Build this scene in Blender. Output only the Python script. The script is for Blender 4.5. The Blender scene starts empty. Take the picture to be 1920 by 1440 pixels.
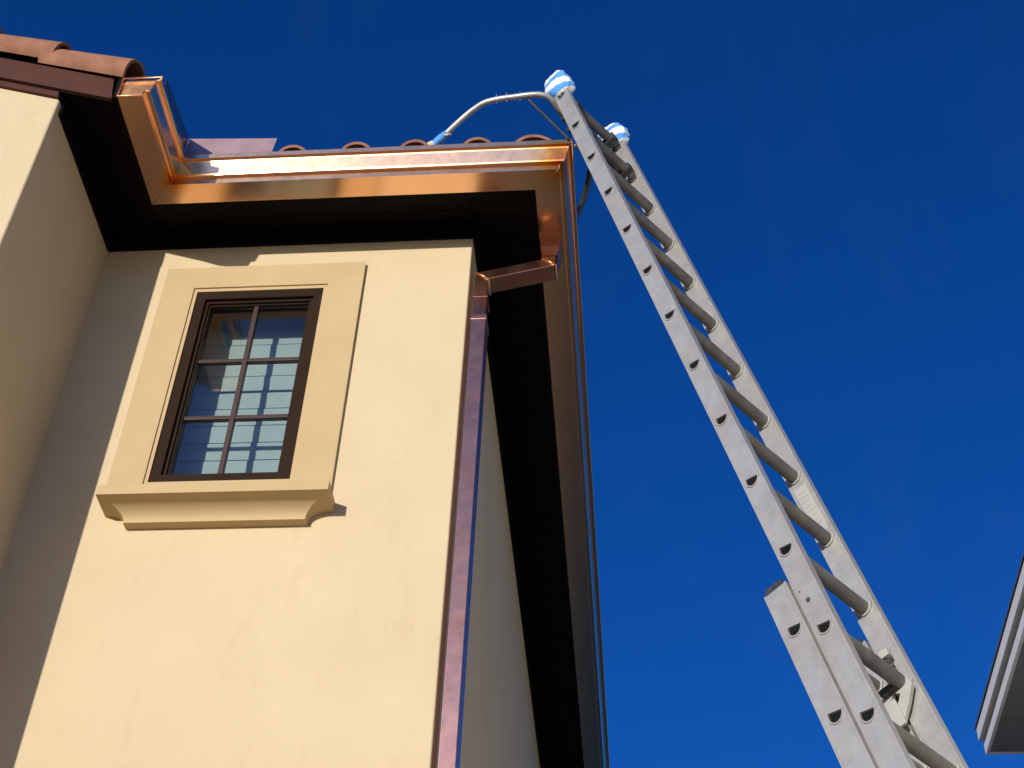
import bpy, bmesh, math, random
from mathutils import Vector, Matrix
random.seed(7)
R = math.radians
scene = bpy.context.scene
COL = scene.collection

# ------------------------------------------------------------------ camera, sky, sun, exposure
cam_d = bpy.data.cameras.new('camera')
cam_d.sensor_width = 36.0
cam_d.lens = 52.433
cam_d.clip_start = 0.05
cam_d.clip_end = 4000
cam = bpy.data.objects.new('camera', cam_d)
COL.objects.link(cam)
PITCH, YAW, ROLL = 0.75867, -0.11040, 0.04764
_fw = Vector((math.sin(YAW) * math.cos(PITCH), math.cos(YAW) * math.cos(PITCH), math.sin(PITCH)))
_r = Vector((math.cos(YAW), -math.sin(YAW), 0))
_u = _r.cross(_fw)
_r2 = _r * math.cos(ROLL) + _u * math.sin(ROLL)
_u2 = _u * math.cos(ROLL) - _r * math.sin(ROLL)
cam.matrix_world = Matrix(((_r2.x, _u2.x, -_fw.x, 0), (_r2.y, _u2.y, -_fw.y, 0), (_r2.z, _u2.z, -_fw.z, 1.6), (0, 0, 0, 1)))
scene.camera = cam

SUN_EL = R(7.9)
SUN_H = Vector((-0.324, -0.946)).normalized()          # horizontal direction towards the sun
SUN = Vector((SUN_H.x * math.cos(SUN_EL), SUN_H.y * math.cos(SUN_EL), math.sin(SUN_EL)))

world = bpy.data.worlds.new('World')
scene.world = world
world.use_nodes = True
wn, wl = world.node_tree.nodes, world.node_tree.links
wn.clear()
w_out = wn.new('ShaderNodeOutputWorld')
w_bg = wn.new('ShaderNodeBackground')
w_sky = wn.new('ShaderNodeTexSky')
w_sky.sky_type = 'NISHITA'
w_sky.sun_disc = False
w_sky.sun_elevation = SUN_EL
w_sky.sun_rotation = math.atan2(SUN_H.x, SUN_H.y)
w_sky.altitude = 0
w_sky.air_density = 0.75
w_sky.dust_density = 0.6
w_sky.ozone_density = 5.0
w_hs = wn.new('ShaderNodeHueSaturation')
w_hs.inputs['Hue'].default_value = 0.514
w_hs.inputs['Saturation'].default_value = 1.10
w_bg.inputs['Strength'].default_value = 0.15
wl.new(w_sky.outputs[0], w_hs.inputs['Color'])
w_tc = wn.new('ShaderNodeTexCoord')
w_mp = wn.new('ShaderNodeMapping')
w_mp.inputs['Scale'].default_value = (2.6, 1.2, 1.6)
w_mp.inputs['Rotation'].default_value = (0.3, 0.5, 0.9)
w_nz = wn.new('ShaderNodeTexNoise')
w_nz.inputs['Scale'].default_value = 2.2
w_nz.inputs['Detail'].default_value = 7
w_nz.inputs['Roughness'].default_value = 0.62
w_nz.inputs['Distortion'].default_value = 0.9
w_rp = wn.new('ShaderNodeMapRange')
w_rp.inputs[1].default_value = 0.52; w_rp.inputs[2].default_value = 0.85
w_rp.inputs[3].default_value = 0.0; w_rp.inputs[4].default_value = 0.018
w_mx = wn.new('ShaderNodeMixRGB')
w_mx.inputs[2].default_value = (1.6, 2.2, 3.2, 1)          # thin, even cirrus veil
wl.new(w_tc.outputs['Generated'], w_mp.inputs['Vector'])
wl.new(w_mp.outputs[0], w_nz.inputs['Vector'])
wl.new(w_nz.outputs['Fac'], w_rp.inputs[0])
wl.new(w_rp.outputs[0], w_mx.inputs[0])
wl.new(w_hs.outputs[0], w_mx.inputs[1])
wl.new(w_mx.outputs[0], w_bg.inputs['Color'])
wl.new(w_bg.outputs[0], w_out.inputs[0])

sun_d = bpy.data.lights.new('sun', 'SUN')
sun_d.energy = 3.75
sun_d.angle = R(0.5)
sun_d.color = (1.0, 0.965, 0.90)
sun = bpy.data.objects.new('sun', sun_d)
COL.objects.link(sun)
sun.rotation_euler = (-SUN).to_track_quat('-Z', 'Y').to_euler()
sun.location = SUN * 60

scene.view_settings.view_transform = 'Standard'
scene.view_settings.look = 'None'
scene.view_settings.exposure = 0.20
scene.view_settings.gamma = 1.0

# ------------------------------------------------------------------ key measures (metres)
YF = 4.286                 # plane of the main front wall
XR = -0.679                # right side wall
XL = -2.329                # side wall of the projecting wing
YW = 3.501                 # front of the projecting wing
ZS = 6.577                 # underside of the eaves
GH = 0.1227                # gutter height
YG = 4.0226                # fascia planes behind the gutters
XG = -0.3854
XGL = -2.0563
YGL0 = 3.455               # free end of the wing gutter
YBACK = 13.0
SL = math.tan(R(20))       # roof pitch

# ------------------------------------------------------------------ materials
def new_mat(name):
    m = bpy.data.materials.new(name)
    m.use_nodes = True
    nt = m.node_tree
    b = nt.nodes['Principled BSDF']
    return m, nt.nodes, nt.links, b

def pos_noise(n, l, scale, detail=4, rough=0.55, stretch=None, obj=False):
    if obj:
        g = n.new('ShaderNodeTexCoord'); src = g.outputs['Object']
    else:
        g = n.new('ShaderNodeNewGeometry'); src = g.outputs['Position']
    if stretch:
        mp = n.new('ShaderNodeMapping'); mp.inputs['Scale'].default_value = stretch
        l.new(src, mp.inputs['Vector']); src = mp.outputs[0]
    t = n.new('ShaderNodeTexNoise')
    t.inputs['Scale'].default_value = scale
    t.inputs['Detail'].default_value = detail
    t.inputs['Roughness'].default_value = rough
    l.new(src, t.inputs['Vector'])
    return t.outputs['Fac']

def ramp(n, l, fac, stops):
    r = n.new('ShaderNodeValToRGB')
    el = r.color_ramp.elements
    while len(el) < len(stops):
        el.new(0.5)
    for e, (p, c) in zip(el, stops):
        e.position = p; e.color = (*c, 1)
    l.new(fac, r.inputs[0])
    return r.outputs[0]

def mix(n, l, a, b, fac, mode='MIX'):
    m = n.new('ShaderNodeMixRGB'); m.blend_type = mode
    if isinstance(fac, float): m.inputs[0].default_value = fac
    else: l.new(fac, m.inputs[0])
    for i, v in ((1, a), (2, b)):
        if isinstance(v, tuple): m.inputs[i].default_value = (*v, 1)
        else: l.new(v, m.inputs[i])
    return m.outputs[0]

def bump(n, l, h, strength, dist, prev=None):
    b = n.new('ShaderNodeBump')
    b.inputs['Strength'].default_value = strength
    b.inputs['Distance'].default_value = dist
    l.new(h, b.inputs['Height'])
    if prev is not None: l.new(prev, b.inputs['Normal'])
    return b.outputs[0]

def mat_paint(name, c1, c2, rough=0.6, nscale=3.0, bscale=220, bdist=0.0015, bstr=0.5, metallic=0.0, spec=0.5, bscale2=None):
    m, n, l, b = new_mat(name)
    f = pos_noise(n, l, nscale, 6, 0.62)
    l.new(ramp(n, l, f, [(0.3, c1), (0.7, c2)]), b.inputs['Base Color'])
    b.inputs['Roughness'].default_value = rough
    b.inputs['Metallic'].default_value = metallic
    b.inputs['Specular IOR Level'].default_value = spec
    nb = bump(n, l, pos_noise(n, l, bscale, 3), bstr, bdist)
    if bscale2:
        nb = bump(n, l, pos_noise(n, l, bscale2, 3), 0.35, 0.01, nb)
    l.new(nb, b.inputs['Normal'])
    return m

M = {}
def make_stucco():
    m, n, l, b = new_mat('stucco')
    f = pos_noise(n, l, 2.2, 7, 0.6)
    c = ramp(n, l, f, [(0.3, (0.565, 0.435, 0.260)), (0.7, (0.61, 0.475, 0.290))])
    # faint trowel scuffs and rain marks
    g = pos_noise(n, l, 9, 6, 0.7, (1, 1, 0.35))
    c = mix(n, l, c, (0.50, 0.37, 0.215), ramp(n, l, g, [(0.56, (0, 0, 0)), (0.78, (0.45, 0.45, 0.45))]))
    l.new(c, b.inputs['Base Color'])
    b.inputs['Roughness'].default_value = 0.85
    b.inputs['Specular IOR Level'].default_value = 0.2
    nb = bump(n, l, pos_noise(n, l, 260, 4, 0.6), 0.55, 0.0018)
    nb = bump(n, l, pos_noise(n, l, 22, 5, 0.65), 0.35, 0.006, nb)
    l.new(nb, b.inputs['Normal'])
    return m
M['stucco'] = make_stucco()
M['trim'] = mat_paint('surround_plaster', (0.47, 0.337, 0.168), (0.515, 0.368, 0.187), 0.75, 4, 300, 0.0006, 0.4, spec=0.25)
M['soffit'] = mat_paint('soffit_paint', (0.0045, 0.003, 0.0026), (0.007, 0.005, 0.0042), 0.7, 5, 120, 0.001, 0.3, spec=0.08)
M['fascia'] = mat_paint('fascia_paint', (0.070, 0.027, 0.018), (0.085, 0.033, 0.022), 0.65, 6, 160, 0.0008, 0.3, spec=0.12)
M['bronze'] = mat_paint('bronze_window_paint', (0.022, 0.0105, 0.005), (0.029, 0.0145, 0.007), 0.6, 6, 300, 0.0002, 0.3, spec=0.08)
M['muntin'] = mat_paint('muntin_paint', (0.048, 0.024, 0.019), (0.060, 0.031, 0.024), 0.5, 6, 300, 0.0002, 0.3, spec=0.3)
M['shutter'] = mat_paint('shutter_paint', (0.47, 0.48, 0.46), (0.52, 0.53, 0.51), 0.5, 5, 200, 0.0002, 0.2)
M['black'] = mat_paint('shade_black', (0.006, 0.006, 0.006), (0.010, 0.010, 0.010), 0.7, spec=0.1)  # paints the shade in the open rung ends and the neighbour's fascia gap
M['dark'] = mat_paint('dark_lining', (0.02, 0.02, 0.02), (0.03, 0.03, 0.03), 0.8)
M['white'] = mat_paint('white_fascia_paint', (0.76, 0.74, 0.70), (0.82, 0.80, 0.76), 0.55, 8, 140, 0.0008, 0.3)
M['palewall'] = mat_paint('pale_grey_stucco', (0.72, 0.72, 0.70), (0.78, 0.78, 0.76), 0.85, 3, 220, 0.002, 0.4, spec=0.2)
M['greysoffit'] = mat_paint('grey_soffit_paint', (0.20, 0.19, 0.18), (0.26, 0.25, 0.24), 0.6, 8, 140, 0.0008, 0.3)
M['shingle'] = mat_paint('shingle', (0.05, 0.04, 0.035), (0.10, 0.08, 0.07), 0.9, 40, 200, 0.003, 0.6)
M['tape'] = mat_paint('blue_tape', (0.05, 0.22, 0.60), (0.08, 0.32, 0.75), 0.55, 30, 160, 0.002, 0.6)
M['rubber'] = mat_paint('rubber', (0.48, 0.44, 0.28), (0.62, 0.57, 0.38), 0.7, 30, 160, 0.001, 0.6)
M['steel'] = mat_paint('dark_steel', (0.05, 0.05, 0.048), (0.11, 0.105, 0.10), 0.5, 40, 200, 0.0006, 0.4, metallic=0.6)

def make_tile():
    m, n, l, b = new_mat('clay_tile')
    f = pos_noise(n, l, 14, 6, 0.65)
    c = ramp(n, l, f, [(0.3, (0.24, 0.105, 0.058)), (0.55, (0.33, 0.15, 0.085)), (0.75, (0.40, 0.195, 0.115))])
    g = pos_noise(n, l, 70, 5, 0.7)
    c = mix(n, l, c, (0.09, 0.055, 0.042), ramp(n, l, g, [(0.66, (0, 0, 0)), (0.74, (0.8, 0.8, 0.8))]))
    oi = n.new('ShaderNodeObjectInfo')
    hs = n.new('ShaderNodeHueSaturation')
    mr = n.new('ShaderNodeMapRange'); mr.inputs[3].default_value = 0.82; mr.inputs[4].default_value = 1.15
    l.new(oi.outputs['Random'], mr.inputs[0]); l.new(mr.outputs[0], hs.inputs['Value'])
    l.new(c, hs.inputs['Color'])
    l.new(hs.outputs[0], b.inputs['Base Color'])
    b.inputs['Roughness'].default_value = 0.85
    b.inputs['Specular IOR Level'].default_value = 0.2
    l.new(bump(n, l, pos_noise(n, l, 90, 5), 0.5, 0.002), b.inputs['Normal'])
    return m
M['tile'] = make_tile()

def make_copper(name, tone, rough, blot=None, wave=0.10, rvar=0.05, heat=False, speck=0.4):
    m, n, l, b = new_mat(name)
    f = pos_noise(n, l, 7, 6, 0.6)
    c = ramp(n, l, f, [(0.3, tuple(v * 0.9 for v in tone)), (0.7, tone)])
    if blot:
        g = pos_noise(n, l, 11, 5, 0.65, (1, 1, 0.6))
        c = mix(n, l, c, blot, ramp(n, l, g, [(0.48, (0, 0, 0)), (0.72, (0.75, 0.75, 0.75))]))
    if heat:
        # oxide colours left by the torch round the two soldered corners
        for p, rad in (((XG + 0.125, YG - 0.125, ZS + 0.03), 0.22), ((XGL + 0.115, YG - 0.115, ZS + 0.02), 0.15)):
            g = n.new('ShaderNodeNewGeometry')
            vd = n.new('ShaderNodeVectorMath'); vd.operation = 'DISTANCE'
            vd.inputs[1].default_value = p
            l.new(g.outputs['Position'], vd.inputs[0])
            ad = n.new('ShaderNodeMath'); ad.operation = 'MULTIPLY_ADD'
            l.new(pos_noise(n, l, 22, 4), ad.inputs[0]); ad.inputs[1].default_value = 0.07
            l.new(vd.outputs['Value'], ad.inputs[2])
            dv = n.new('ShaderNodeMath'); dv.operation = 'DIVIDE'; dv.inputs[1].default_value = rad
            l.new(ad.outputs[0], dv.inputs[0])
            hc = ramp(n, l, dv.outputs[0], [(0.0, (0.50, 0.12, 0.14)), (0.26, (0.80, 0.22, 0.06)), (0.55, (0.97, 0.40, 0.07)), (0.95, (0.98, 0.60, 0.26))])
            hm = ramp(n, l, dv.outputs[0], [(0.45, (1, 1, 1)), (1.15, (0, 0, 0))])
            c = mix(n, l, c, hc, hm)
    s = pos_noise(n, l, 150, 4, 0.7)
    c = mix(n, l, c, (0.14, 0.06, 0.035), ramp(n, l, s, [(0.71, (0, 0, 0)), (0.77, (speck, speck, speck))]))
    l.new(c, b.inputs['Base Color'])
    b.inputs['Metallic'].default_value = 1.0
    mr = n.new('ShaderNodeMapRange')
    mr.inputs[1].default_value = 0.3; mr.inputs[2].default_value = 0.7
    mr.inputs[3].default_value = rough; mr.inputs[4].default_value = rough + rvar
    l.new(pos_noise(n, l, 18, 6, 0.7), mr.inputs[0])
    l.new(mr.outputs[0], b.inputs['Roughness'])
    nb = bump(n, l, pos_noise(n, l, 5, 2), wave, 0.003)
    l.new(nb, b.inputs['Normal'])
    return m
M['copper'] = make_copper('copper', (0.97, 0.58, 0.35), 0.185, rvar=0.045, heat=True)
M['copper_cap'] = make_copper('copper_soldered', (1.0, 0.52, 0.22), 0.30, (0.95, 0.36, 0.10), rvar=0.15)
M['copper_elbow'] = make_copper('copper_elbow', (0.58, 0.27, 0.17), 0.20, (0.50, 0.20, 0.11), rvar=0.06, speck=0.3)
M['copper_dull'] = make_copper('copper_dull', (0.60, 0.39, 0.36), 0.42, (0.60, 0.33, 0.28))
M['copper_pipe'] = make_copper('copper_handled', (0.60, 0.325, 0.265), 0.26, (0.66, 0.28, 0.16), rvar=0.05, speck=0.0)

def make_alu(name, c1, c2, rough, metallic, ridged=False):
    m, n, l, b = new_mat(name)
    f = pos_noise(n, l, 16, 7, 0.7)
    c = ramp(n, l, f, [(0.3, c1), (0.7, c2)])
    g = pos_noise(n, l, 55, 6, 0.75)
    c = mix(n, l, c, tuple(v * 0.45 for v in c1), ramp(n, l, g, [(0.58, (0, 0, 0)), (0.76, (0.6, 0.6, 0.6))]))
    st = pos_noise(n, l, 6, 5, 0.65, (1, 1, 0.5))
    c = mix(n, l, c, (0.44, 0.37, 0.27), ramp(n, l, st, [(0.48, (0, 0, 0)), (0.70, (0.40, 0.40, 0.40))]))
    l.new(c, b.inputs['Base Color'])
    b.inputs['Metallic'].default_value = metallic
    mr = n.new('ShaderNodeMapRange')
    mr.inputs[3].default_value = rough - 0.1; mr.inputs[4].default_value = rough + 0.18
    l.new(pos_noise(n, l, 30, 5, 0.7), mr.inputs[0])
    l.new(mr.outputs[0], b.inputs['Roughness'])
    l.new(bump(n, l, pos_noise(n, l, 120, 4), 0.2, 0.0008), b.inputs['Normal'])
    return m
M['alu'] = make_alu('aluminium', (0.42, 0.40, 0.375), (0.53, 0.505, 0.465), 0.37, 0.48)
M['alu_shaded'] = make_alu('aluminium_shaded', (0.12, 0.112, 0.095), (0.19, 0.178, 0.152), 0.45, 0.45)  # darker copy of the aluminium, shade under the rungs put into the colour
M['alu_plate'] = make_alu('label_plate', (0.42, 0.40, 0.355), (0.49, 0.47, 0.42), 0.5, 0.3)

def make_cloth():
    m, n, l, b = new_mat('striped_cloth')
    tc = n.new('ShaderNodeTexCoord')
    mp = n.new('ShaderNodeMapping')
    l.new(tc.outputs['Object'], mp.inputs['Vector'])
    w = n.new('ShaderNodeTexWave')
    w.wave_type = 'BANDS'; w.bands_direction = 'Z'
    w.inputs['Scale'].default_value = 4.4
    w.inputs['Distortion'].default_value = 2.2
    w.inputs['Detail'].default_value = 1.0
    w.inputs['Detail Scale'].default_value = 3.0
    l.new(mp.outputs[0], w.inputs['Vector'])
    c = ramp(n, l, w.outputs['Fac'], [(0.50, (0.78, 0.75, 0.71)), (0.60, (0.11, 0.33, 0.72))])
    l.new(c, b.inputs['Base Color'])
    b.inputs['Roughness'].default_value = 0.95
    b.inputs['Specular IOR Level'].default_value = 0.1
    nb = bump(n, l, pos_noise(n, l, 420, 3), 0.6, 0.002)
    nb = bump(n, l, pos_noise(n, l, 30, 3), 0.5, 0.012, nb)
    l.new(nb, b.inputs['Normal'])
    return m
M['cloth'] = make_cloth()

def make_glass():
    m = bpy.data.materials.new('window_glass'); m.use_nodes = True
    n, l = m.node_tree.nodes, m.node_tree.links
    n.clear()
    o = n.new('ShaderNodeOutputMaterial')
    t = n.new('ShaderNodeBsdfTransparent'); t.inputs[0].default_value = (0.85, 0.90, 0.885, 1)
    g = n.new('ShaderNodeBsdfGlossy'); g.inputs['Roughness'].default_value = 0.015
    g.inputs['Color'].default_value = (1, 1, 1, 1)
    lw = n.new('ShaderNodeLayerWeight'); lw.inputs[0].default_value = 0.5
    pw = n.new('ShaderNodeMath'); pw.operation = 'POWER'; pw.inputs[1].default_value = 5.0
    fr = n.new('ShaderNodeMapRange'); fr.inputs[3].default_value = 0.085; fr.inputs[4].default_value = 1.0
    l.new(lw.outputs['Facing'], pw.inputs[0]); l.new(pw.outputs[0], fr.inputs[0])
    mx = n.new('ShaderNodeMixShader')
    l.new(fr.outputs[0], mx.inputs[0]); l.new(t.outputs[0], mx.inputs[1]); l.new(g.outputs[0], mx.inputs[2])
    l.new(bump(n, l, pos_noise(n, l, 3, 2), 0.06, 0.01), g.inputs['Normal'])
    l.new(mx.outputs[0], o.inputs[0])
    return m
M['glass'] = make_glass()

def make_ground(name, c1, c2, c3, sc):
    m, n, l, b = new_mat(name)
    f = pos_noise(n, l, sc, 8, 0.65)
    l.new(ramp(n, l, f, [(0.3, c1), (0.5, c2), (0.7, c3)]), b.inputs['Base Color'])
    b.inputs['Roughness'].default_value = 0.95
    l.new(bump(n, l, pos_noise(n, l, sc * 30, 5), 0.6, 0.02), b.inputs['Normal'])
    return m
M['ground'] = make_ground('sandy_lawn', (0.26, 0.21, 0.13), (0.38, 0.30, 0.19), (0.45, 0.37, 0.25), 0.8)
M['paving'] = make_ground('concrete_paving', (0.46, 0.40, 0.32), (0.52, 0.45, 0.36), (0.56, 0.50, 0.41), 1.5)

# ------------------------------------------------------------------ mesh helpers
WLOC = {}
def root(name, loc, label, cat, group=None):
    o = bpy.data.objects.new(name, None)
    o.empty_display_size = 0.2
    COL.objects.link(o)
    o.location = loc
    WLOC[o.name] = Vector(loc)
    o['label'] = label; o['category'] = cat
    if group: o['group'] = group
    return o

def link(name, me, mat, parent, org):
    o = bpy.data.objects.new(name, me)
    COL.objects.link(o)
    if mat is not None and len(me.materials) == 0: me.materials.append(M[mat])
    if parent is not None:
        o.parent = parent
        o.location = Vector(org) - WLOC[parent.name]
    else:
        o.location = org
    WLOC[o.name] = Vector(org)
    return o

def from_bm(name, bm, mat, parent=None, org=None, smooth=False, auto=None, wn=False):
    bmesh.ops.recalc_face_normals(bm, faces=bm.faces)
    if org is None:
        xs = [v.co for v in bm.verts]
        lo = Vector((min(v.x for v in xs), min(v.y for v in xs), min(v.z for v in xs)))
        hi = Vector((max(v.x for v in xs), max(v.y for v in xs), max(v.z for v in xs)))
        org = (lo + hi) / 2
    org = Vector(org)
    for v in bm.verts: v.co -= org
    me = bpy.data.meshes.new(name)
    bm.to_mesh(me); bm.free()
    if smooth:
        for p in me.polygons: p.use_smooth = True
        if auto is not None:
            me.set_sharp_from_angle(angle=R(auto))
    o = link(name, me, mat, parent, org)
    if wn:
        wm = o.modifiers.new('weighted', 'WEIGHTED_NORMAL'); wm.keep_sharp = True; wm.weight = 100
    return o

def add_box(bm, lo, hi, bev=0.0):
    r = bmesh.ops.create_cube(bm, size=1.0)
    vs = r['verts']
    for v in vs:
        v.co = Vector((lo[i] + (v.co[i] + 0.5) * (hi[i] - lo[i]) for i in range(3)))
    if bev > 0:
        es = list({e for v in vs for e in v.link_edges})
        bmesh.ops.bevel(bm, geom=es, offset=bev, segments=2, profile=0.5, affect='EDGES')

def box(name, lo, hi, mat, parent=None, bev=0.0):
    bm = bmesh.new(); add_box(bm, lo, hi, bev)
    return from_bm(name, bm, mat, parent, smooth=bev > 0, auto=35, wn=bev > 0)

def add_prism(bm, pts, f0, f1):
    """closed polygon pts swept from map f0 to map f1"""
    a = [bm.verts.new(f0(*p)) for p in pts]
    b = [bm.verts.new(f1(*p)) for p in pts]
    n = len(pts)
    bm.faces.new(a); bm.faces.new(b[::-1])
    for i in range(n):
        bm.faces.new((a[i], a[(i + 1) % n], b[(i + 1) % n], b[i]))

def add_holed_plate(bm, outer, holes, f0, f1):
    """plate with holes: loops of 2-D points mapped by f0 / f1"""
    loops0, loops1 = [], []
    def fill(f, store):
        es = []
        for lp in [outer] + holes:
            vs = [bm.verts.new(f(*p)) for p in lp]
            store.append(vs)
            for i in range(len(vs)):
                es.append(bm.edges.new((vs[i], vs[(i + 1) % len(vs)])))
        bmesh.ops.triangle_fill(bm, use_beauty=True, use_dissolve=False, edges=es)
    fill(f0, loops0); fill(f1, loops1)
    for a, b in zip(loops0, loops1):
        for i in range(len(a)):
            j = (i + 1) % len(a)
            bm.faces.new((a[i], a[j], b[j], b[i]))

def catmull(pts, per=6):
    P = [Vector(p) for p in pts]
    out = []
    for i in range(len(P) - 1):
        p0 = P[max(i - 1, 0)]; p1 = P[i]; p2 = P[i + 1]; p3 = P[min(i + 2, len(P) - 1)]
        for k in range(per):
            t = k / per
            out.append(0.5 * ((2 * p1) + (p2 - p0) * t + (2 * p0 - 5 * p1 + 4 * p2 - p3) * t * t + (3 * p1 - p0 - 3 * p2 + p3) * t ** 3))
    out.append(P[-1])
    return out

def add_tube(bm, pts, rad, seg=12, cap=True):
    pts = [Vector(p) for p in pts]
    n = len(pts)
    rads = rad if isinstance(rad, (list, tuple)) else [rad] * n
    tang = [(pts[min(i + 1, n - 1)] - pts[max(i - 1, 0)]).normalized() for i in range(n)]
    up = Vector((0, 0, 1)) if abs(tang[0].z) < 0.9 else Vector((1, 0, 0))
    x = up.cross(tang[0]).normalized()
    rings = []
    for i in range(n):
        x = (x - tang[i] * x.dot(tang[i])).normalized()
        y = tang[i].cross(x)
        rings.append([bm.verts.new(pts[i] + (x * math.cos(2 * math.pi * k / seg) + y * math.sin(2 * math.pi * k / seg)) * rads[i]) for k in range(seg)])
    for i in range(n - 1):
        for k in range(seg):
            j = (k + 1) % seg
            bm.faces.new((rings[i][k], rings[i][j], rings[i + 1][j], rings[i + 1][k]))
    if cap:
        bm.faces.new(rings[0][::-1]); bm.faces.new(rings[-1])

def tube(name, pts, rad, mat, parent=None, seg=12):
    bm = bmesh.new(); add_tube(bm, pts, rad, seg)
    return from_bm(name, bm, mat, parent, smooth=True, auto=50)

def struct(o):
    o['kind'] = 'structure'; return o

# ------------------------------------------------------------------ setting
bm = bmesh.new()
vs = [bm.verts.new(p) for p in ((-900, -900, 0), (900, -900, 0), (900, 900, 0), (-900, 900, 0))]
bm.faces.new(vs)
struct(from_bm('ground', bm, 'ground', org=(0, 0, 0)))
bm = bmesh.new()
vs = [bm.verts.new(p) for p in ((-7.5, -9, 0.004), (1.5, -9, 0.004), (1.5, 2.0, 0.004), (-7.5, 2.0, 0.004))]
bm.faces.new(vs)
struct(from_bm('paving', bm, 'paving'))  # unseen paving, added for its warm bounce light

# ------------------------------------------------------------------ the house
house = root('house', (-3.5, 6.0, 0), 'cream stucco house with dark eaves, clay roof tiles and one small window', 'house')

def wall_holed(name, x0, x1, y0, y1, z0, z1, hole):
    bm = bmesh.new()
    hx0, hx1, hz0, hz1 = hole
    outer = [(x0, z0), (x1, z0), (x1, z1), (x0, z1)]
    h = [(hx0, hz0), (hx0, hz1), (hx1, hz1), (hx1, hz0)]
    add_holed_plate(bm, outer, [h], lambda x, z: (x, y0, z), lambda x, z: (x, y1, z))
    # softened outside corner, as stucco is floated round the corner bead
    es = [e for e in bm.edges if abs(e.verts[0].co.x - x1) < 1e-5 and abs(e.verts[1].co.x - x1) < 1e-5
          and abs(e.verts[0].co.y - y0) < 1e-5 and abs(e.verts[1].co.y - y0) < 1e-5]
    bmesh.ops.bevel(bm, geom=es, offset=0.008, segments=4, profile=0.5, affect='EDGES')
    return from_bm(name, bm, 'stucco', house, smooth=True, auto=40, wn=True)

HOLE = (-1.861, -1.306, 5.211, 6.281)
wall_holed('wall', XL, XR, YF, YF + 0.09, 0.0, 6.66, HOLE)
box('wall', (XR - 0.2, YF + 0.09, 0), (XR, YBACK, 6.66), 'stucco', house)
# wing: gable front and side wall
bm = bmesh.new()
zc = 6.638
gx = -5.2
gpts = [(XL, 0.0), (XL, zc), (gx, zc + (XL - gx) * SL), (-8.1, zc + (XL - gx) * SL - (gx + 8.1) * SL), (-8.1, 0.0)]
add_prism(bm, gpts, lambda x, z: (x, YW, z), lambda x, z: (x, YW + 0.2, z))
es = [e for e in bm.edges if all(abs(v.co.x - XL) < 1e-5 and abs(v.co.y - YW) < 1e-5 for v in e.verts)]
bmesh.ops.bevel(bm, geom=es, offset=0.010, segments=4, profile=0.5, affect='EDGES')
from_bm('wall', bm, 'stucco', house, smooth=True, auto=40, wn=True)
box('wall', (XL - 0.2, YW + 0.2, 0), (XL, YF + 0.2, 6.66), 'stucco', house)
box('wall', (-8.1, YW + 0.2, 0), (-7.9, YBACK, 6.66), 'stucco', house)
box('wall', (-7.9, YBACK - 0.2, 0), (XR - 0.2, YBACK, 6.66), 'stucco', house)

# soffits follow the roof pitch: a dark backing with separate boards under it
def soffit_rise(x, y):
    if x > XR - 0.001: return SL * max(0.0, min(XG - x, y - YG))
    if x < XGL: return SL * max(0.0, XGL - x, y - YG)
    return SL * max(0.0, y - YG)
def sloped_sheet(name, x0, x1, y0, y1, zb, zt, mat, parent):
    bm = bmesh.new(); add_box(bm, (x0, y0, zb), (x1, y1, zt))
    for v in bm.verts: v.co.z += soffit_rise(v.co.x, v.co.y)
    return from_bm(name, bm, mat, parent)
zb0, zb1 = ZS + 0.030, ZS + 0.042
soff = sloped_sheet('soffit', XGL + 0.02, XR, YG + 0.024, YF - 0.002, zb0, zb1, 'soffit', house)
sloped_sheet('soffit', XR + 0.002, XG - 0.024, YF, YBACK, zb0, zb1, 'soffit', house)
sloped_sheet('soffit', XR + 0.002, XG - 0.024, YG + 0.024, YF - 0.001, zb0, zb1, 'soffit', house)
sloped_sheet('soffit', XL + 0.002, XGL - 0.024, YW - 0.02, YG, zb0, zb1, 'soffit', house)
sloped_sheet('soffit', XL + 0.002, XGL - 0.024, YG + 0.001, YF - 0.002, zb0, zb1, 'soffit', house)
def boards(parent, lo, hi, axis, width, gap=0.006):
    """boards laid side by side along an axis"""
    a = lo[axis]
    while a < hi[axis] - 0.02:
        b = min(a + width, hi[axis])
        l2, h2 = list(lo), list(hi)
        l2[axis] = a; h2[axis] = b - gap
        dz = random.uniform(0, 0.002)
        sloped_sheet('soffit_board', l2[0], h2[0], l2[1], h2[1], ZS + 0.004 + dz, ZS + 0.028, 'soffit', parent)
        a = b
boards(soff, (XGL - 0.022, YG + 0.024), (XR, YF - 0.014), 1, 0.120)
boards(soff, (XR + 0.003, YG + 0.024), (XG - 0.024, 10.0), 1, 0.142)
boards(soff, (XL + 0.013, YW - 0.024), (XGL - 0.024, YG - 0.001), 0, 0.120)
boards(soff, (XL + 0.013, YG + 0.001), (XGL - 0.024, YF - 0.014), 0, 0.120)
# dark frieze boards between the stucco and the sloping soffit
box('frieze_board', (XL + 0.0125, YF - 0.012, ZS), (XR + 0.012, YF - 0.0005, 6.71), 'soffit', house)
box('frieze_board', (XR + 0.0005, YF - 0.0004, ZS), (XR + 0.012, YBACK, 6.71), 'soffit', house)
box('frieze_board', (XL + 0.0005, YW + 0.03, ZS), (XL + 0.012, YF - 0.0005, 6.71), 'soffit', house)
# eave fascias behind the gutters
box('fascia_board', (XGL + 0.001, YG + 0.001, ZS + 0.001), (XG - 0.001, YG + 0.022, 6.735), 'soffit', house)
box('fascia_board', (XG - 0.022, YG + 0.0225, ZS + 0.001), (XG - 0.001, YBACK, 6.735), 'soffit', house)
box('fascia_board', (XGL - 0.022, YGL0 + 0.003, ZS + 0.001), (XGL - 0.001, YG + 0.022, 6.735), 'soffit', house)
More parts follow.
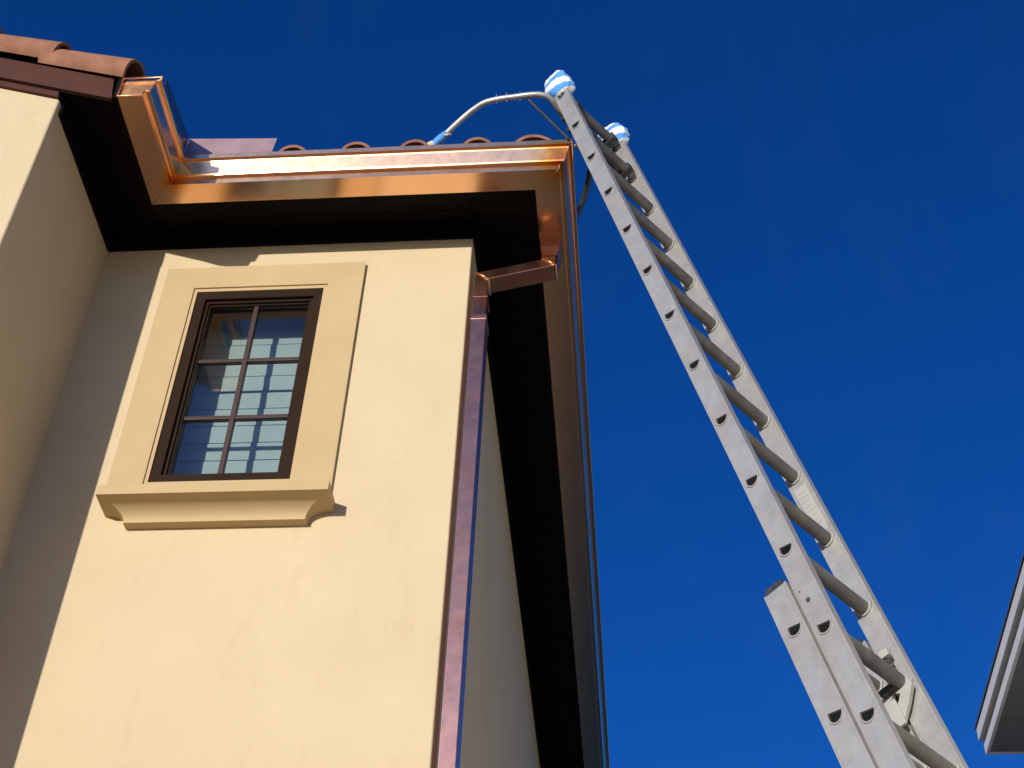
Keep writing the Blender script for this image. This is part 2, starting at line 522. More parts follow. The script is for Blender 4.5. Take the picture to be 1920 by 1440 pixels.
# rake boards of the wing gable
def rake(name, x1, zb, ht, y0, y1, xl=-5.2):
    bm = bmesh.new()
    pts = [(x1, zb), (x1 - 0.02, zb + ht), (xl, zb + ht + (x1 - 0.02 - xl) * SL), (xl, zb + (x1 - xl) * SL)]
    add_prism(bm, pts, lambda x, z: (x, y0, z), lambda x, z: (x, y1, z))
    return from_bm(name, bm, 'fascia', house)
rake('rake_board', -2.087, 6.586, 0.138, 3.468, 3.486)
rake('rake_board', -2.331, 6.640, 0.150, 3.4865, 3.4995)
bm = bmesh.new()                                             # dark filler added to paint the shaded gap under the rake tiles
pts = [(-2.085, 6.715), (-2.085, 6.785), (-4.4, 6.785 + 2.315 * 0.441), (-4.4, 6.715 + 2.315 * SL)]
add_prism(bm, pts, lambda x, z: (x, 3.488, z), lambda x, z: (x, 3.57, z))
from_bm('gap_filler', bm, 'soffit', house)

# roof deck
roof_z = 6.745
bm = bmesh.new()
def slope_quad(bm, pts, th=0.04):
    a = [bm.verts.new(p) for p in pts]
    b = [bm.verts.new((p[0], p[1], p[2] - th)) for p in pts]
    bm.faces.new(a); bm.faces.new(b[::-1])
    for i in range(len(a)):
        j = (i + 1) % len(a)
        bm.faces.new((a[i], a[j], b[j], b[i]))
H3 = 2.6
slope_quad(bm, [(XGL, YG, roof_z), (XG, YG, roof_z), (XG - H3, YG + H3, roof_z + H3 * SL), (XGL - H3, YG + H3, roof_z + H3 * SL)])
slope_quad(bm, [(XG, YG, roof_z), (XG, YBACK, roof_z), (XG - H3, YBACK, roof_z + H3 * SL), (XG - H3, YG + H3, roof_z + H3 * SL)])
slope_quad(bm, [(XGL, YW + 0.02, roof_z), (XGL, YG, roof_z), (XGL - H3, YG + H3, roof_z + H3 * SL), (-5.2, YG + 3.1, roof_z + 3.14 * SL), (-5.2, YW + 0.02, roof_z + 3.14 * SL)])
roof = from_bm('roof', bm, 'dark', house)

def barrel_mesh(name, r0, r1, length, th, a0=0.0, a1=180.0, seg=12):
    """barrel tile: axis along +Y local from the exposed end at y=0, crown up"""
    bm = bmesh.new()
    rings = []
    for (y, r) in ((0, r0), (length, r1)):
        o = []; i_ = []
        for k in range(seg + 1):
            t = R(a0 + (a1 - a0) * k / seg)
            o.append(bm.verts.new((-r * math.cos(t), y, r * math.sin(t))))
            i_.append(bm.verts.new((-(r - th) * math.cos(t), y, (r - th) * math.sin(t))))
        rings.append((o, i_))
    (o0, i0), (o1, i1) = rings
    for k in range(seg):
        bm.faces.new((o0[k], o0[k + 1], o1[k + 1], o1[k]))
        bm.faces.new((i0[k], i1[k], i1[k + 1], i0[k + 1]))
        bm.faces.new((o0[k], i0[k], i0[k + 1], o0[k + 1]))
        bm.faces.new((o1[k], o1[k + 1], i1[k + 1], i1[k]))
    bm.faces.new((o0[0], o1[0], i1[0], i0[0])); bm.faces.new((o0[-1], i0[-1], i1[-1], o1[-1]))
    bmesh.ops.recalc_face_normals(bm, faces=bm.faces)
    me = bpy.data.meshes.new(name); bm.to_mesh(me); bm.free()
    for p in me.polygons: p.use_smooth = True
    me.set_sharp_from_angle(angle=R(40))
    me.materials.append(M['tile'])
    return me
tile_me = barrel_mesh('roof_tile', 0.078, 0.068, 0.42, 0.013)
rake_me = barrel_mesh('rake_tile', 0.0825, 0.071, 0.43, 0.014, -50, 130, 16)
hip_me = barrel_mesh('hip_tile', 0.105, 0.09, 0.36, 0.015)

def tile(me, org, rot):
    o = bpy.data.objects.new('roof_tile', me)
    COL.objects.link(o)
    o.parent = roof
    o.location = Vector(org) - WLOC[roof.name]
    o.rotation_euler = rot
    return o
P20 = R(20)
# front eave: covers and pans, two courses
xs = [-2.003, -1.729, -1.455, -1.180, -0.917, -0.640]
for row in range(2):
    for i, x in enumerate(xs):
        if row == 1 and x > -0.80: continue
        yy = 3.968 + row * 0.335
        j = random.uniform(-0.006, 0.006)
        tile(tile_me, (x + j, yy + random.uniform(-0.004, 0.004), 6.784 + row * 0.335 * SL + row * 0.012), (P20 - 0.03, random.uniform(-0.03, 0.03), random.uniform(-0.02, 0.02)))
        if x < -0.7:
            tile(tile_me, (x + 0.137, yy + 0.012, 6.838 + row * 0.335 * SL), (-P20, math.pi, 0))
# right eave
for k in range(16):
    yy = 4.42 + k * 0.272
    tile(tile_me, (-0.322, yy, 6.795), (P20 - 0.03, 0, R(90)))
    tile(tile_me, (-0.334, yy + 0.136, 6.838), (-P20, math.pi, R(90)))
# hip: starter and the tiles up the hip
tile(hip_me, (-0.388, 3.975, 6.772), (R(10), 0.05, R(8)))
for k in range(3):
    q = 0.22 + k * 0.24
    tile(hip_me, (XG - q, YG + q, 6.80 + q * SL), (R(13), 0, R(45)))
# rake tiles
for k in range(5):
    tile(rake_me, (-2.040 - 0.344 * k, 3.5025, 6.766 + 0.152 * k), (R(19), 0, R(90)))
# second column on the wing, behind the rake tiles, ends over its gutter
for yy in (3.72, 3.98):
    tile(tile_me, (-1.99, yy, 6.795), (P20 - 0.03, 0, R(90)))

# ------------------------------------------------------------------ window (part of the house)
sx0, sx1, sz0, sz1 = -2.017, -1.140, 5.094, 6.428
bm = bmesh.new()
add_holed_plate(bm, [(sx0, sz0), (sx1, sz0), (sx1, sz1), (sx0, sz1)],
                [[(-1.8755, 5.199), (-1.8755, 6.298), (-1.2905, 6.298), (-1.2905, 5.199)]],
                lambda x, z: (x, YF - 0.019, z), lambda x, z: (x, YF + 0.001, z))
es = [e for e in bm.edges if len(e.link_faces) == 2 and e.calc_face_angle(0) > 1 and all(v.co.y < YF - 0.015 for v in e.verts)]
bmesh.ops.bevel(bm, geom=es, offset=0.003, segments=2, profile=0.5, affect='EDGES')
surround = from_bm('window_surround', bm, 'trim', house, smooth=True, auto=35, wn=True)
bm = bmesh.new()
add_holed_plate(bm, [(-1.8750, 5.1995), (-1.2910, 5.1995), (-1.2910, 6.2975), (-1.8750, 6.2975)],
                [[(-1.8605, 5.212), (-1.8605, 6.2805), (-1.3065, 6.2805), (-1.3065, 5.212)]],
                lambda x, z: (x, YF - 0.011, z), lambda x, z: (x, YF + 0.001, z))
from_bm('bead', bm, 'trim', surround)
# sill with a coved underside and returned ends
bm = bmesh.new()
prof = [(0.0, 0.135), (0.044, 0.135), (0.045, 0.131)]
for k in range(1, 11):
    t = k / 10 * math.pi / 2
    prof.append((0.045 + 0.055 * (1 - math.cos(t)), 0.131 - 0.089 * math.sin(t)))
prof += [(0.107, 0.042)]
xm, hw0 = -1.556, 0.437
rings = []
for dz, p in prof:
    z = 5.098 - dz; hw = hw0 - (0.135 - p)
    rings.append([bm.verts.new(c) for c in ((xm - hw, YF, z), (xm - hw, YF - p, z), (xm + hw, YF - p, z), (xm + hw, YF, z))])
for a, b in zip(rings, rings[1:]):
    for i in range(3):
        bm.faces.new((a[i], a[i + 1], b[i + 1], b[i]))
    bm.faces.new((a[3], a[0], b[0], b[3]))
bm.faces.new(rings[0]); bm.faces.new(rings[-1][::-1])
from_bm('window_sill', bm, 'trim', house, smooth=True, auto=28)

def ring_mesh(bm, x0, x1, z0, z1, w, y0, y1):
    add_holed_plate(bm, [(x0, z0), (x1, z0), (x1, z1), (x0, z1)],
                    [[(x0 + w, z0 + w), (x0 + w, z1 - w), (x1 - w, z1 - w), (x1 - w, z0 + w)]],
                    lambda x, z: (x, y0, z), lambda x, z: (x, y1, z))
fx0, fx1, fz0, fz1 = -1.8600, -1.3070, 5.2125, 6.2800
bm = bmesh.new(); ring_mesh(bm, fx0, fx1, fz0, fz1, 0.040, YF - 0.004, YF + 0.075)
window = from_bm('window', bm, 'bronze', house)
bm = bmesh.new(); ring_mesh(bm, fx0 + 0.0402, fx1 - 0.0402, fz0 + 0.0402, fz1 - 0.0402, 0.014, YF + 0.011, YF + 0.070)
from_bm('sash', bm, 'bronze', window)
bm = bmesh.new(); ring_mesh(bm, fx0 + 0.0544, fx1 - 0.0544, fz0 + 0.0544, fz1 - 0.0544, 0.008, YF + 0.021, YF + 0.066)
from_bm('glazing_stop', bm, 'bronze', window)
gx0, gx1, gz0, gz1 = fx0 + 0.0626, fx1 - 0.0626, fz0 + 0.0626, fz1 - 0.0626
mv = [-1.598]; mh = [5.897, 5.577]
mw = 0.010
box('muntin', (mv[0] - mw, YF + 0.026, gz0 - 0.001), (mv[0] + mw, YF + 0.052, gz1 + 0.001), 'muntin', window, 0.002)
xsplit = [gx0, mv[0], gx1]; zsplit = [gz0, mh[1], mh[0], gz1]
for z in mh:
    for a, b in ((gx0 - 0.001, mv[0] - mw - 0.0002), (mv[0] + mw + 0.0002, gx1 + 0.001)):
        box('muntin', (a, YF + 0.028, z - 0.009), (b, YF + 0.051, z + 0.009), 'muntin', window, 0.002)
for i in range(2):
    for k in range(3):
        a0 = gx0 if i == 0 else mv[0] + mw; a1 = mv[0] - mw if i == 0 else gx1
        c0 = gz0 if k == 0 else zsplit[k] + 0.009; c1 = zsplit[k + 1] - 0.009 if k < 2 else gz1
        box('glass_pane', (a0 + 0.0002, YF + 0.038, c0 + 0.0002), (a1 - 0.0002, YF + 0.042, c1 - 0.0002), 'glass', window)
# interior shutter slats and jamb lining
zz = 5.12
k = 0
while zz < 6.55:
    bm = bmesh.new()
    add_box(bm, (-1.975, -0.004, 0.0), (-1.195, 0.004, 0.0865), 0.002)
    tilt = R(4)
    for v in bm.verts:
        y, z = v.co.y, v.co.z
        v.co.y = YF + 0.205 + y * math.cos(tilt) + z * math.sin(tilt) * -1
        v.co.z = zz + z * math.cos(tilt) + y * math.sin(tilt)
    from_bm('shutter_slat', bm, 'shutter', window)
    zz += 0.0945; k += 1
bm = bmesh.new()
ring_mesh(bm, -2.02, -1.15, 5.02, 6.65, 0.04, YF + 0.0905, YF + 0.30)
from_bm('jamb_lining', bm, 'shutter', window)
box('backing', (-2.05, YF + 0.302, 5.0), (-1.1, YF + 0.32, 6.66), 'dark', window)  # dark panel added behind the slats to block light

# ------------------------------------------------------------------ copper gutter
gut = root('copper_gutter', (-1.2, 3.95, ZS), 'bright new copper box gutter running along the dark eaves', 'gutter')
TH = 0.0012
outerP = [(0.0, 0.1227), (0.0, 0.0), (0.104, 0.0), (0.1085, 0.0255), (0.1095, 0.0265), (0.1275, 0.0265), (0.1300, 0.0325),
          (0.1379, 0.0620), (0.1458, 0.0915), (0.1490, 0.0980), (0.1620, 0.0980), (0.1630, 0.0990), (0.1665, 0.1195), (0.1650, 0.1227), (0.154, 0.1227), (0.153, 0.116)]
def gutter_run(name, corner0, corner1, mat='copper'):
    """profile swept between two mitre maps (o, z) -> point; open trough with a thin wall"""
    bm = bmesh.new()
    n = len(outerP)
    seg = 1
    A = [bm.verts.new(corner0(o, z)) for o, z in outerP]
    B = [bm.verts.new(corner1(o, z)) for o, z in outerP]
    for i in range(n - 1):
        bm.faces.new((A[i], A[i + 1], B[i + 1], B[i]))
    res = from_bm(name, bm, mat, gut)
    s = res.modifiers.new('thickness', 'SOLIDIFY'); s.thickness = TH; s.offset = 0
    return res
c_in = lambda o, z: (XGL + o, YG - o, ZS + z)               # inside mitre with the wing gutter
c_out = lambda o, z: (XG + o, YG - o, ZS + z)               # outside mitre at the house corner
c_wing = lambda o, z: (XGL + o, YGL0, ZS + z)
c_back = lambda o, z: (XG + o, YBACK, ZS + z)
gutter_run('gutter_section', c_in, c_out)
gutter_run('gutter_section', c_wing, c_in)
gutter_run('gutter_section', c_out, c_back)
# end cap of the wing run, recessed panel with a turned rim
bm = bmesh.new()
capP = [(o, z) for o, z in outerP[:-2]]
add_prism(bm, capP, lambda o, z: (XGL + o, YGL0 + 0.010, ZS + z), lambda o, z: (XGL + o, YGL0 + 0.012, ZS + z))
cap = from_bm('end_cap', bm, 'copper_cap', gut)
bm = bmesh.new()
pts = [Vector((XGL + o, YGL0 - 0.001, ZS + z)) for o, z in capP]
pts.append(pts[0])
add_tube(bm, pts, 0.0042, 8)
from_bm('rim', bm, 'copper_cap', cap, smooth=True)
# soldered seams along the mitres
for cm in (c_in, c_out):
    bm = bmesh.new()
    add_tube(bm, [Vector(cm(o + 0.001, z - (0.0008 if i < 4 else 0))) for i, (o, z) in enumerate(outerP[1:-1])], 0.0016, 6)
    from_bm('solder_seam', bm, 'copper_pipe', gut, smooth=True)
# splash guards rising from the inside corner
bm = bmesh.new()
pts = [(3.515, ZS + 0.118), (YG - 0.163, ZS + 0.118), (YG - 0.163, ZS + 0.255), (3.512, ZS + 0.200)]
add_prism(bm, pts, lambda y, z: (XGL + 0.1515, y, z), lambda y, z: (XGL + 0.1530, y, z))
from_bm('splash_guard', bm, 'copper_pipe', gut)
bm = bmesh.new()
pts = [(XGL + 0.152, ZS + 0.118), (-1.520, ZS + 0.118), (-1.508, ZS + 0.232), (XGL + 0.152, ZS + 0.255)]
add_prism(bm, pts, lambda x, z: (x, YG - 0.1530, z), lambda x, z: (x, YG - 0.1515, z))
from_bm('splash_guard', bm, 'copper_dull', gut)
# hangers across the trough
for k in range(4):
    box('hanger', (-1.75 + k * 0.42, YG - 0.150, ZS + 0.108), (-1.73 + k * 0.42, YG - 0.001, ZS + 0.111), 'copper', gut)

# ------------------------------------------------------------------ downspout
dsp = root('downspout', (-0.63, 4.35, 0), 'copper downspout with an offset elbow at the right wall corner', 'downspout')
def sweep_rect(name, path, hw, y0, y1, mat, parent, closed_ends=True):
    """rectangular pipe along a path in the x-z plane, mitred at the bends"""
    bm = bmesh.new()
    P = [Vector((p[0], p[1])) for p in path]
    rows = []
    for i, p in enumerate(P):
        d0 = (P[i] - P[i - 1]).normalized() if i > 0 else None
        d1 = (P[i + 1] - P[i]).normalized() if i < len(P) - 1 else None
        if d0 is None: d0 = d1
        if d1 is None: d1 = d0
        t = (d0 + d1).normalized()
        nrm = Vector((-t.y, t.x)); k = hw / max(0.3, nrm.dot(Vector((-d0.y, d0.x))))
        a, b = p + nrm * k, p - nrm * k
        rows.append([bm.verts.new(c) for c in ((a.x, y0, a.y), (a.x, y1, a.y), (b.x, y1, b.y), (b.x, y0, b.y))])
    for r0, r1 in zip(rows, rows[1:]):
        for i in range(4):
            j = (i + 1) % 4
            bm.faces.new((r0[i], r0[j], r1[j], r1[i]))
    bm.faces.new(rows[0]); bm.faces.new(rows[-1][::-1])
    bmesh.ops.recalc_face_normals(bm, faces=bm.faces)
    es = [e for e in bm.edges if len(e.link_faces) == 2 and e.calc_face_angle(0) > 1.2]
    bmesh.ops.bevel(bm, geom=es, offset=0.004, segments=2, profile=0.5, affect='EDGES')
    return from_bm(name, bm, mat, parent, smooth=True, auto=30, wn=True)
DY0, DY1 = 4.300, 4.388
XD, XO = -0.629, -0.340
sweep_rect('elbow', [(XO, ZS - 0.06), (XO, 6.424), (XD, 6.350), (XD, 6.02)], 0.0272, DY0, DY1, 'copper_elbow', dsp)
sweep_rect('pipe', [(XD, 6.10), (XD, 0.25)], 0.0305, DY0 - 0.005, DY1 + 0.005, 'copper_pipe', dsp)
bm = bmesh.new()
a = [bm.verts.new(c) for c in ((XO - 0.046, DY0 - 0.008, ZS - 0.001), (XO + 0.052, DY0 - 0.008, ZS - 0.001), (XO + 0.052, DY1 + 0.012, ZS - 0.001), (XO - 0.046, DY1 + 0.012, ZS - 0.001))]
b = [bm.verts.new(c) for c in ((XO - 0.033, DY0 - 0.006, ZS - 0.115), (XO + 0.034, DY0 - 0.006, ZS - 0.115), (XO + 0.034, DY1 + 0.006, ZS - 0.115), (XO - 0.033, DY1 + 0.006, ZS - 0.115))]
bm.faces.new(a); bm.faces.new(b[::-1])
for i in range(4): bm.faces.new((a[i], a[(i + 1) % 4], b[(i + 1) % 4], b[i]))
from_bm('outlet', bm, 'copper_elbow', dsp)  # darker copper stands in for the dark soffit mirrored in the outlet
box('collar', (XD - 0.0335, DY0 - 0.0085, 6.075), (XD + 0.0335, DY1 + 0.0085, 6.105), 'copper_pipe', dsp, 0.003)
box('collar', (XD - 0.0315, DY0 - 0.0030, 6.215), (XD + 0.0315, DY1 + 0.0030, 6.222), 'copper_pipe', dsp, 0.001)
# rolled edges where the elbow pieces are joined
def miter_rim(c_, nx, nz, mat='copper_cap'):
    bm = bmesh.new()
    h = 0.037
    pts = [(c_[0] - nx * h, DY0 - 0.002, c_[1] - nz * h), (c_[0] + nx * h, DY0 - 0.002, c_[1] + nz * h), (c_[0] + nx * h, DY1 + 0.002, c_[1] + nz * h), (c_[0] - nx * h, DY1 + 0.002, c_[1] - nz * h)]
    pts.append(pts[0])
    add_tube(bm, pts, 0.0044, 6)
    from_bm('rolled_edge', bm, mat, dsp, smooth=True)
miter_rim((XO, 6.424), 0.79, -0.61)
miter_rim((XD, 6.350), 0.79, -0.61)
for z in (3.2, 1.4):
    box('strap', (XR + 0.001, DY0 - 0.010, z), (XD + 0.036, DY0 - 0.006, z + 0.03), 'copper_pipe', dsp)

# ------------------------------------------------------------------ extension ladder
LP0 = Vector((-0.272, 3.871, 7.033))
LD = Vector((0.2234, -0.1798, -0.9580)).normalized()
LR = Vector((0.6317, 0.7752, 0.0)); LR = (LR - LD * LR.dot(LD)).normalized()
LN = LR.cross(LD).normalized()
def L(a, b, s): return LP0 + LR * a + LN * b + LD * s
lad = root('extension_ladder', L(0.19, 0.08, 7.34), 'aluminium extension ladder leaning on the house corner', 'ladder')
WI = 0.377                      # inner face of the far rail
RT = 0.026                      # rail thickness
ROT = math.atan(0.2996)         # treads lie level
def dshape(w, h, s0, b0, n=10, ripple=0.0):
    """D: flat tread on top (level), round below. returns (s, b) points"""
    pts = []
    q = [(-w, 0.0), (w, 0.0)]
    for k in range(1, n):
        t = math.pi * k / n
        q.append((w * math.cos(t), h * math.sin(t) ** 0.8))
    out = []
    for x, y in q:
        y -= h * 0.42
        # x along level direction (b), y downwards (s)
        bb = x * math.cos(ROT) + y * math.sin(ROT) * 1.0
        ss = -x * math.sin(ROT) + y * math.cos(ROT)
        out.append((s0 + ss, b0 + bb))
    return out
def make_rail(parent, a0, a1, b0, b1, s0, s1, holes_s, hb, lip_dir, name='rail'):
    bm = bmesh.new()
    hol = [dshape(0.0215, 0.0312, s, hb) for s in holes_s]
    add_holed_plate(bm, [(s0, b0 + 0.001), (s1, b0 + 0.001), (s1, b1 - 0.001), (s0, b1 - 0.001)], hol,
                    lambda s, b: L(a0, b, s), lambda s, b: L(a1, b, s))
    # flanges along both edges
    for bb0, bb1 in ((b0 - 0.001, b0 + 0.006), (b1 - 0.005, b1 + 0.001)):
        pts = [(a0 - 0.0035, bb0), (a1 + 0.0035, bb0), (a1 + 0.0035, bb1), (a0 - 0.0035, bb1)]
        add_prism(bm, pts, lambda a, b: L(a, b, s0 + 0.0005), lambda a, b: L(a, b, s1 - 0.0005))
    # shallow extruded ribs beside the flanges
    for q in (b0 + 0.0085, b1 - 0.0095):
        for aa in ((a0 - 0.0012, a0 + 0.0002), (a1 - 0.0002, a1 + 0.0012)):
            add_prism(bm, [(aa[0], q), (aa[1], q), (aa[1], q + 0.0022), (aa[0], q + 0.0022)], lambda a, b: L(a, b, s0 + 0.001), lambda a, b: L(a, b, s1 - 0.001))
    return from_bm(name, bm, 'alu', parent)
def make_rung(parent, s, hb, a0, a1):
    bm = bmesh.new()
    def ridged(w, h):
        base = dshape(w, h, s, hb, 24)
        c = (s, hb)
        return [(c[0] + (p[0] - c[0]) * (1 + (0.025 if i % 2 else -0.025)), c[1] + (p[1] - c[1]) * (1 + (0.025 if i % 2 else -0.025))) for i, p in enumerate(base)]
    o = ridged(0.0205, 0.0300); i_ = dshape(0.0190, 0.0278, s + 0.0002, hb, 24)
    rr = []
    for a in (a0, a1):
        rr.append(([bm.verts.new(L(a, b, t)) for t, b in o], [bm.verts.new(L(a, b, t)) for t, b in i_]))
    n = len(o)
    (o0, i0), (o1, i1) = rr
    for k in range(n):
        j = (k + 1) % n
        bm.faces.new((o0[k], o0[j], o1[j], o1[k])); bm.faces.new((i0[k], i1[k], i1[j], i0[j]))
        bm.faces.new((o0[k], i0[k], i0[j], o0[j])); bm.faces.new((o1[k], o1[j], i1[j], i1[k]))
    rung = from_bm('rung', bm, 'alu_shaded', parent)
    bm = bmesh.new()
    add_prism(bm, dshape(0.0189, 0.0277, s + 0.0002, hb, 14), lambda t, b: L(0.004, b, t), lambda t, b: L(0.008, b, t))
    from_bm('bore_shade', bm, 'black', rung)  # added black sheet paints the dark inside of the hollow rung
    # swaged collars on both rails
    for a_0, a_1, sc in ((-0.0035, 0.0005, 1.24), (RT - 0.0005, RT + 0.006, 1.30), (WI - 0.008, WI + 0.0005, 1.32), (WI + RT - 0.0005, WI + RT + 0.004, 1.30)):
        bm = bmesh.new()
        add_holed_plate(bm, dshape(0.0205 * sc, 0.0300 * sc, s, hb, 14), [dshape(0.0205, 0.0300, s, hb, 14)],
                        lambda t, b: L(a_0, b, t), lambda t, b: L(a_1, b, t))
        from_bm('collar', bm, 'alu_plate' if a_0 > 0.3 else 'alu', rung)
    return rung
fly_s = [k * 0.305 for k in range(0, 15)]
FB0, FB1 = -0.037, 0.031
make_rail(lad, 0.0, RT, FB0, FB1, -0.065, 4.42, fly_s, 0.0, 1)
make_rail(lad, WI, WI + RT, FB0, FB1, -0.065, 4.42, fly_s, 0.0, 1)
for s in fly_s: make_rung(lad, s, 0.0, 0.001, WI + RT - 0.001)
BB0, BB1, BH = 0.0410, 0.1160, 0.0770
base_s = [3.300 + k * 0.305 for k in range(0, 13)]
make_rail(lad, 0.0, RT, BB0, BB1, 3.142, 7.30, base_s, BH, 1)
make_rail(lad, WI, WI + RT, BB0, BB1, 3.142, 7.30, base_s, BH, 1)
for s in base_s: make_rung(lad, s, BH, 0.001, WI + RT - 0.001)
def lbox(name, a, b, s, mat, parent, bev=0.0):
    bm = bmesh.new()
    add_box(bm, (a[0], b[0], s[0]), (a[1], b[1], s[1]), bev)
    for v in bm.verts: v.co = L(*v.co)
    return from_bm(name, bm, mat, parent, smooth=bev > 0, auto=35, wn=bev > 0)
for a0 in (0.009, WI + 0.009):
    lbox('guide_strip', (a0, a0 + 0.010), (0.0322, 0.0398), (3.16, 4.40), 'alu_shaded', lad)
# end guides on the base section, rail bolts, label plate, feet
for a0 in (0.002, WI + 0.002):
    lbox('guide', (a0, a0 + 0.022), (0.052, 0.112), (3.118, 3.144), 'steel', lad, 0.002)
    lbox('foot', (a0 - 0.012, a0 + 0.034), (0.025, 0.135), (7.295, 7.335), 'rubber', lad, 0.004)
lbox('label_plate', (WI - 0.0012, WI + 0.0005), (-0.024, 0.024), (2.485, 2.705), 'alu_plate', lad)
for j in range(9):
    lbox('embossed_mark', (WI - 0.0024, WI - 0.0010), (-0.012, 0.014), (2.505 + j * 0.0215, 2.513 + j * 0.0215), 'alu_plate', lad)
def lcyl(name, a0, a1, b, s, rad, mat, parent, seg=14):
    bm = bmesh.new()
    add_tube(bm, [L(a0, b, s), L(a1, b, s)], rad, seg)
    return from_bm(name, bm, mat, parent, smooth=True, auto=50)
lcyl('bolt', -0.003, 0.001, 0.006, 3.246, 0.0065, 'steel', lad)
lcyl('bolt', -0.002, 0.001, 0.018, 3.205, 0.0025, 'steel', lad)
lcyl('sticker', -0.0006, 0.001, -0.024, 2.02 - 0.215, 0.008, 'alu_plate', lad)
# rung locks: pressed side plates with a hook, a spring and a finger
for a0 in (WI - 0.030, RT + 0.016):
    bm = bmesh.new()
    outl = [(3.315, -0.004), (3.345, -0.026), (3.380, -0.030), (3.425, 0.003), (3.462, 0.036), (3.435, 0.062), (3.395, 0.072), (3.360, 0.058), (3.352, 0.030), (3.330, 0.020)]
    hol = [[(3.385, 0.012), (3.370, 0.030), (3.398, 0.052), (3.420, 0.040)]]
    add_holed_plate(bm, outl, hol, lambda s, b: L(a0, b, s), lambda s, b: L(a0 + 0.014, b, s))
    lock = from_bm('rung_lock', bm, 'alu_plate', lad)
    lbox('finger', (a0 - 0.012, a0 - 0.001), (0.030, 0.076), (3.395, 3.480), 'alu_plate', lock, 0.003)
    lbox('hook', (a0 - 0.020, a0 - 0.002), (0.012, 0.060), (3.352, 3.372), 'steel', lock, 0.002)
    lbox('stop', (a0 - 0.010, a0 + 0.013), (-0.016, 0.014), (3.236, 3.262), 'alu_plate', lock, 0.002)
    bm = bmesh.new()
    pts = [L(a0 - 0.004 + 0.008 * math.cos(t * 0.9), -0.002 + 0.010 * math.sin(t * 0.9), 3.262 + t * 0.0022) for t in range(0, 30)]
    add_tube(bm, pts, 0.0022, 5)
    from_bm('spring', bm, 'steel', lock, smooth=True)

# striped cloth mitts on the tops of the rails
def mitt(a, label):
    bm = bmesh.new()
    bmesh.ops.create_icosphere(bm, subdivisions=4, radius=1.0)
    rnd = random.Random(3 if a < 0.1 else 9)
    ph = rnd.uniform(0, 6)
    org = L(a, -0.006, -0.10)
    rot = Matrix((LR, LN, -LD)).transposed()           # local axes: across, towards house, up the ladder
    tiltm = Matrix.Rotation(R(-28), 3, 'Y') @ Matrix.Rotation(R(18), 3, 'X')
    me_pts = []
    for v in bm.verts:
        x, y, z = v.co
        # squarish knob gathered at the neck
        p = 4.2
        k = (abs(x) ** p + abs(y) ** p + abs(z) ** p) ** (-1 / p)
        x, y, z = x * k, y * k, z * k
        w = 1.0 + 0.08 * math.sin(3 * math.atan2(y, x) + 4 * z + ph) + 0.08 * math.sin(4 * z + 2 * y + ph) + 0.035 * math.sin(11 * math.atan2(y, x) - 5 * z + ph) + 0.02 * math.sin(17 * z + 4 * x)
        nk = 1.0 if z > -0.5 else 1.0 - 0.30 * (-0.5 - z) / 0.5
        v.co = Vector((x * 0.042 * w * nk, y * 0.060 * w * nk, z * 0.090))
        v.co += Vector((0, 0.010 * z, 0))
    bmesh.ops.recalc_face_normals(bm, faces=bm.faces)
    me = bpy.data.meshes.new('cloth_mitt'); bm.to_mesh(me); bm.free()
    for p in me.polygons: p.use_smooth = True
    me.materials.append(M['cloth'])
    o = bpy.data.objects.new('cloth_mitt', me); COL.objects.link(o)
    # object axes tilted so that the stripes run aslant; the mesh is counter-tilted
    base = rot.to_4x4()
    t4 = tiltm.to_4x4()
    o.data.transform(t4.inverted())
    o.matrix_world = Matrix.Translation(org) @ base @ t4
    o['label'] = label; o['category'] = 'cloth mitt'; o['group'] = 'striped mitts on the ladder rails'
mitt(RT / 2, 'striped blue and white cloth mitt on the upper left ladder rail end')
mitt(WI + RT / 2, 'striped blue and white cloth mitt on the lower right ladder rail end')

# stabiliser bar hooked to the top rungs, its arms reaching onto the roof
stb = root('ladder_stabilizer', L(0.19, 0.05, 0.05), 'bent grey tube ladder stabilizer with blue taped foot on the roof tiles', 'ladder stabilizer')
cpt = L(0.20, 0.052, 0.02)
path = [L(0.22, 0.058, 0.0), L(0.06, 0.058, -0.005), Vector((-0.345, 3.880, 7.052)), Vector((-0.491, 3.882, 7.052)), Vector((-0.600, 3.895, 7.045)), Vector((-0.660, 3.920, 7.030)), Vector((-0.712, 3.945, 7.000)), Vector((-0.765, 3.965, 6.950)), Vector((-0.806, 3.980, 6.905))]
tube('arm', catmull(path, 5), 0.0135, 'alu', stb)
path = [L(0.20, 0.058, 0.0), L(0.33, 0.058, 0.0), Vector((-0.135, 4.225, 7.050)), Vector((-0.158, 4.290, 7.052)), Vector((-0.172, 4.350, 7.040)), Vector((-0.196, 4.430, 7.010)), Vector((-0.235, 4.500, 6.960)), Vector((-0.268, 4.540, 6.905))]
tube('arm', catmull(path, 5), 0.0135, 'steel', stb)
tube('brace', [Vector((-0.421, 3.891, 7.045)), Vector((-0.236, 3.850, 6.690))], 0.0065, 'steel', stb, 8)
tube('crossbar', [L(0.03, 0.040, 0.22), L(WI - 0.004, 0.040, 0.22)], 0.019, 'steel', stb)
for a in (0.07, 0.31):
    lbox('clamp', (a, a + 0.035), (-0.030, 0.075), (-0.020, 0.028), 'steel', stb, 0.003)
    lbox('clamp', (a, a + 0.030), (-0.028, 0.066), (0.285, 0.330), 'steel', stb, 0.003)
    lcyl('bolt', a - 0.006, a + 0.042, 0.066, 0.305, 0.006, 'alu', stb)
tape = tube('taped_foot', [(-0.785, 3.973, 6.928), (-0.806, 3.980, 6.905), (-0.826, 3.986, 6.885), (-0.842, 3.992, 6.872)], [0.017, 0.022, 0.021, 0.019], 'tape', stb)
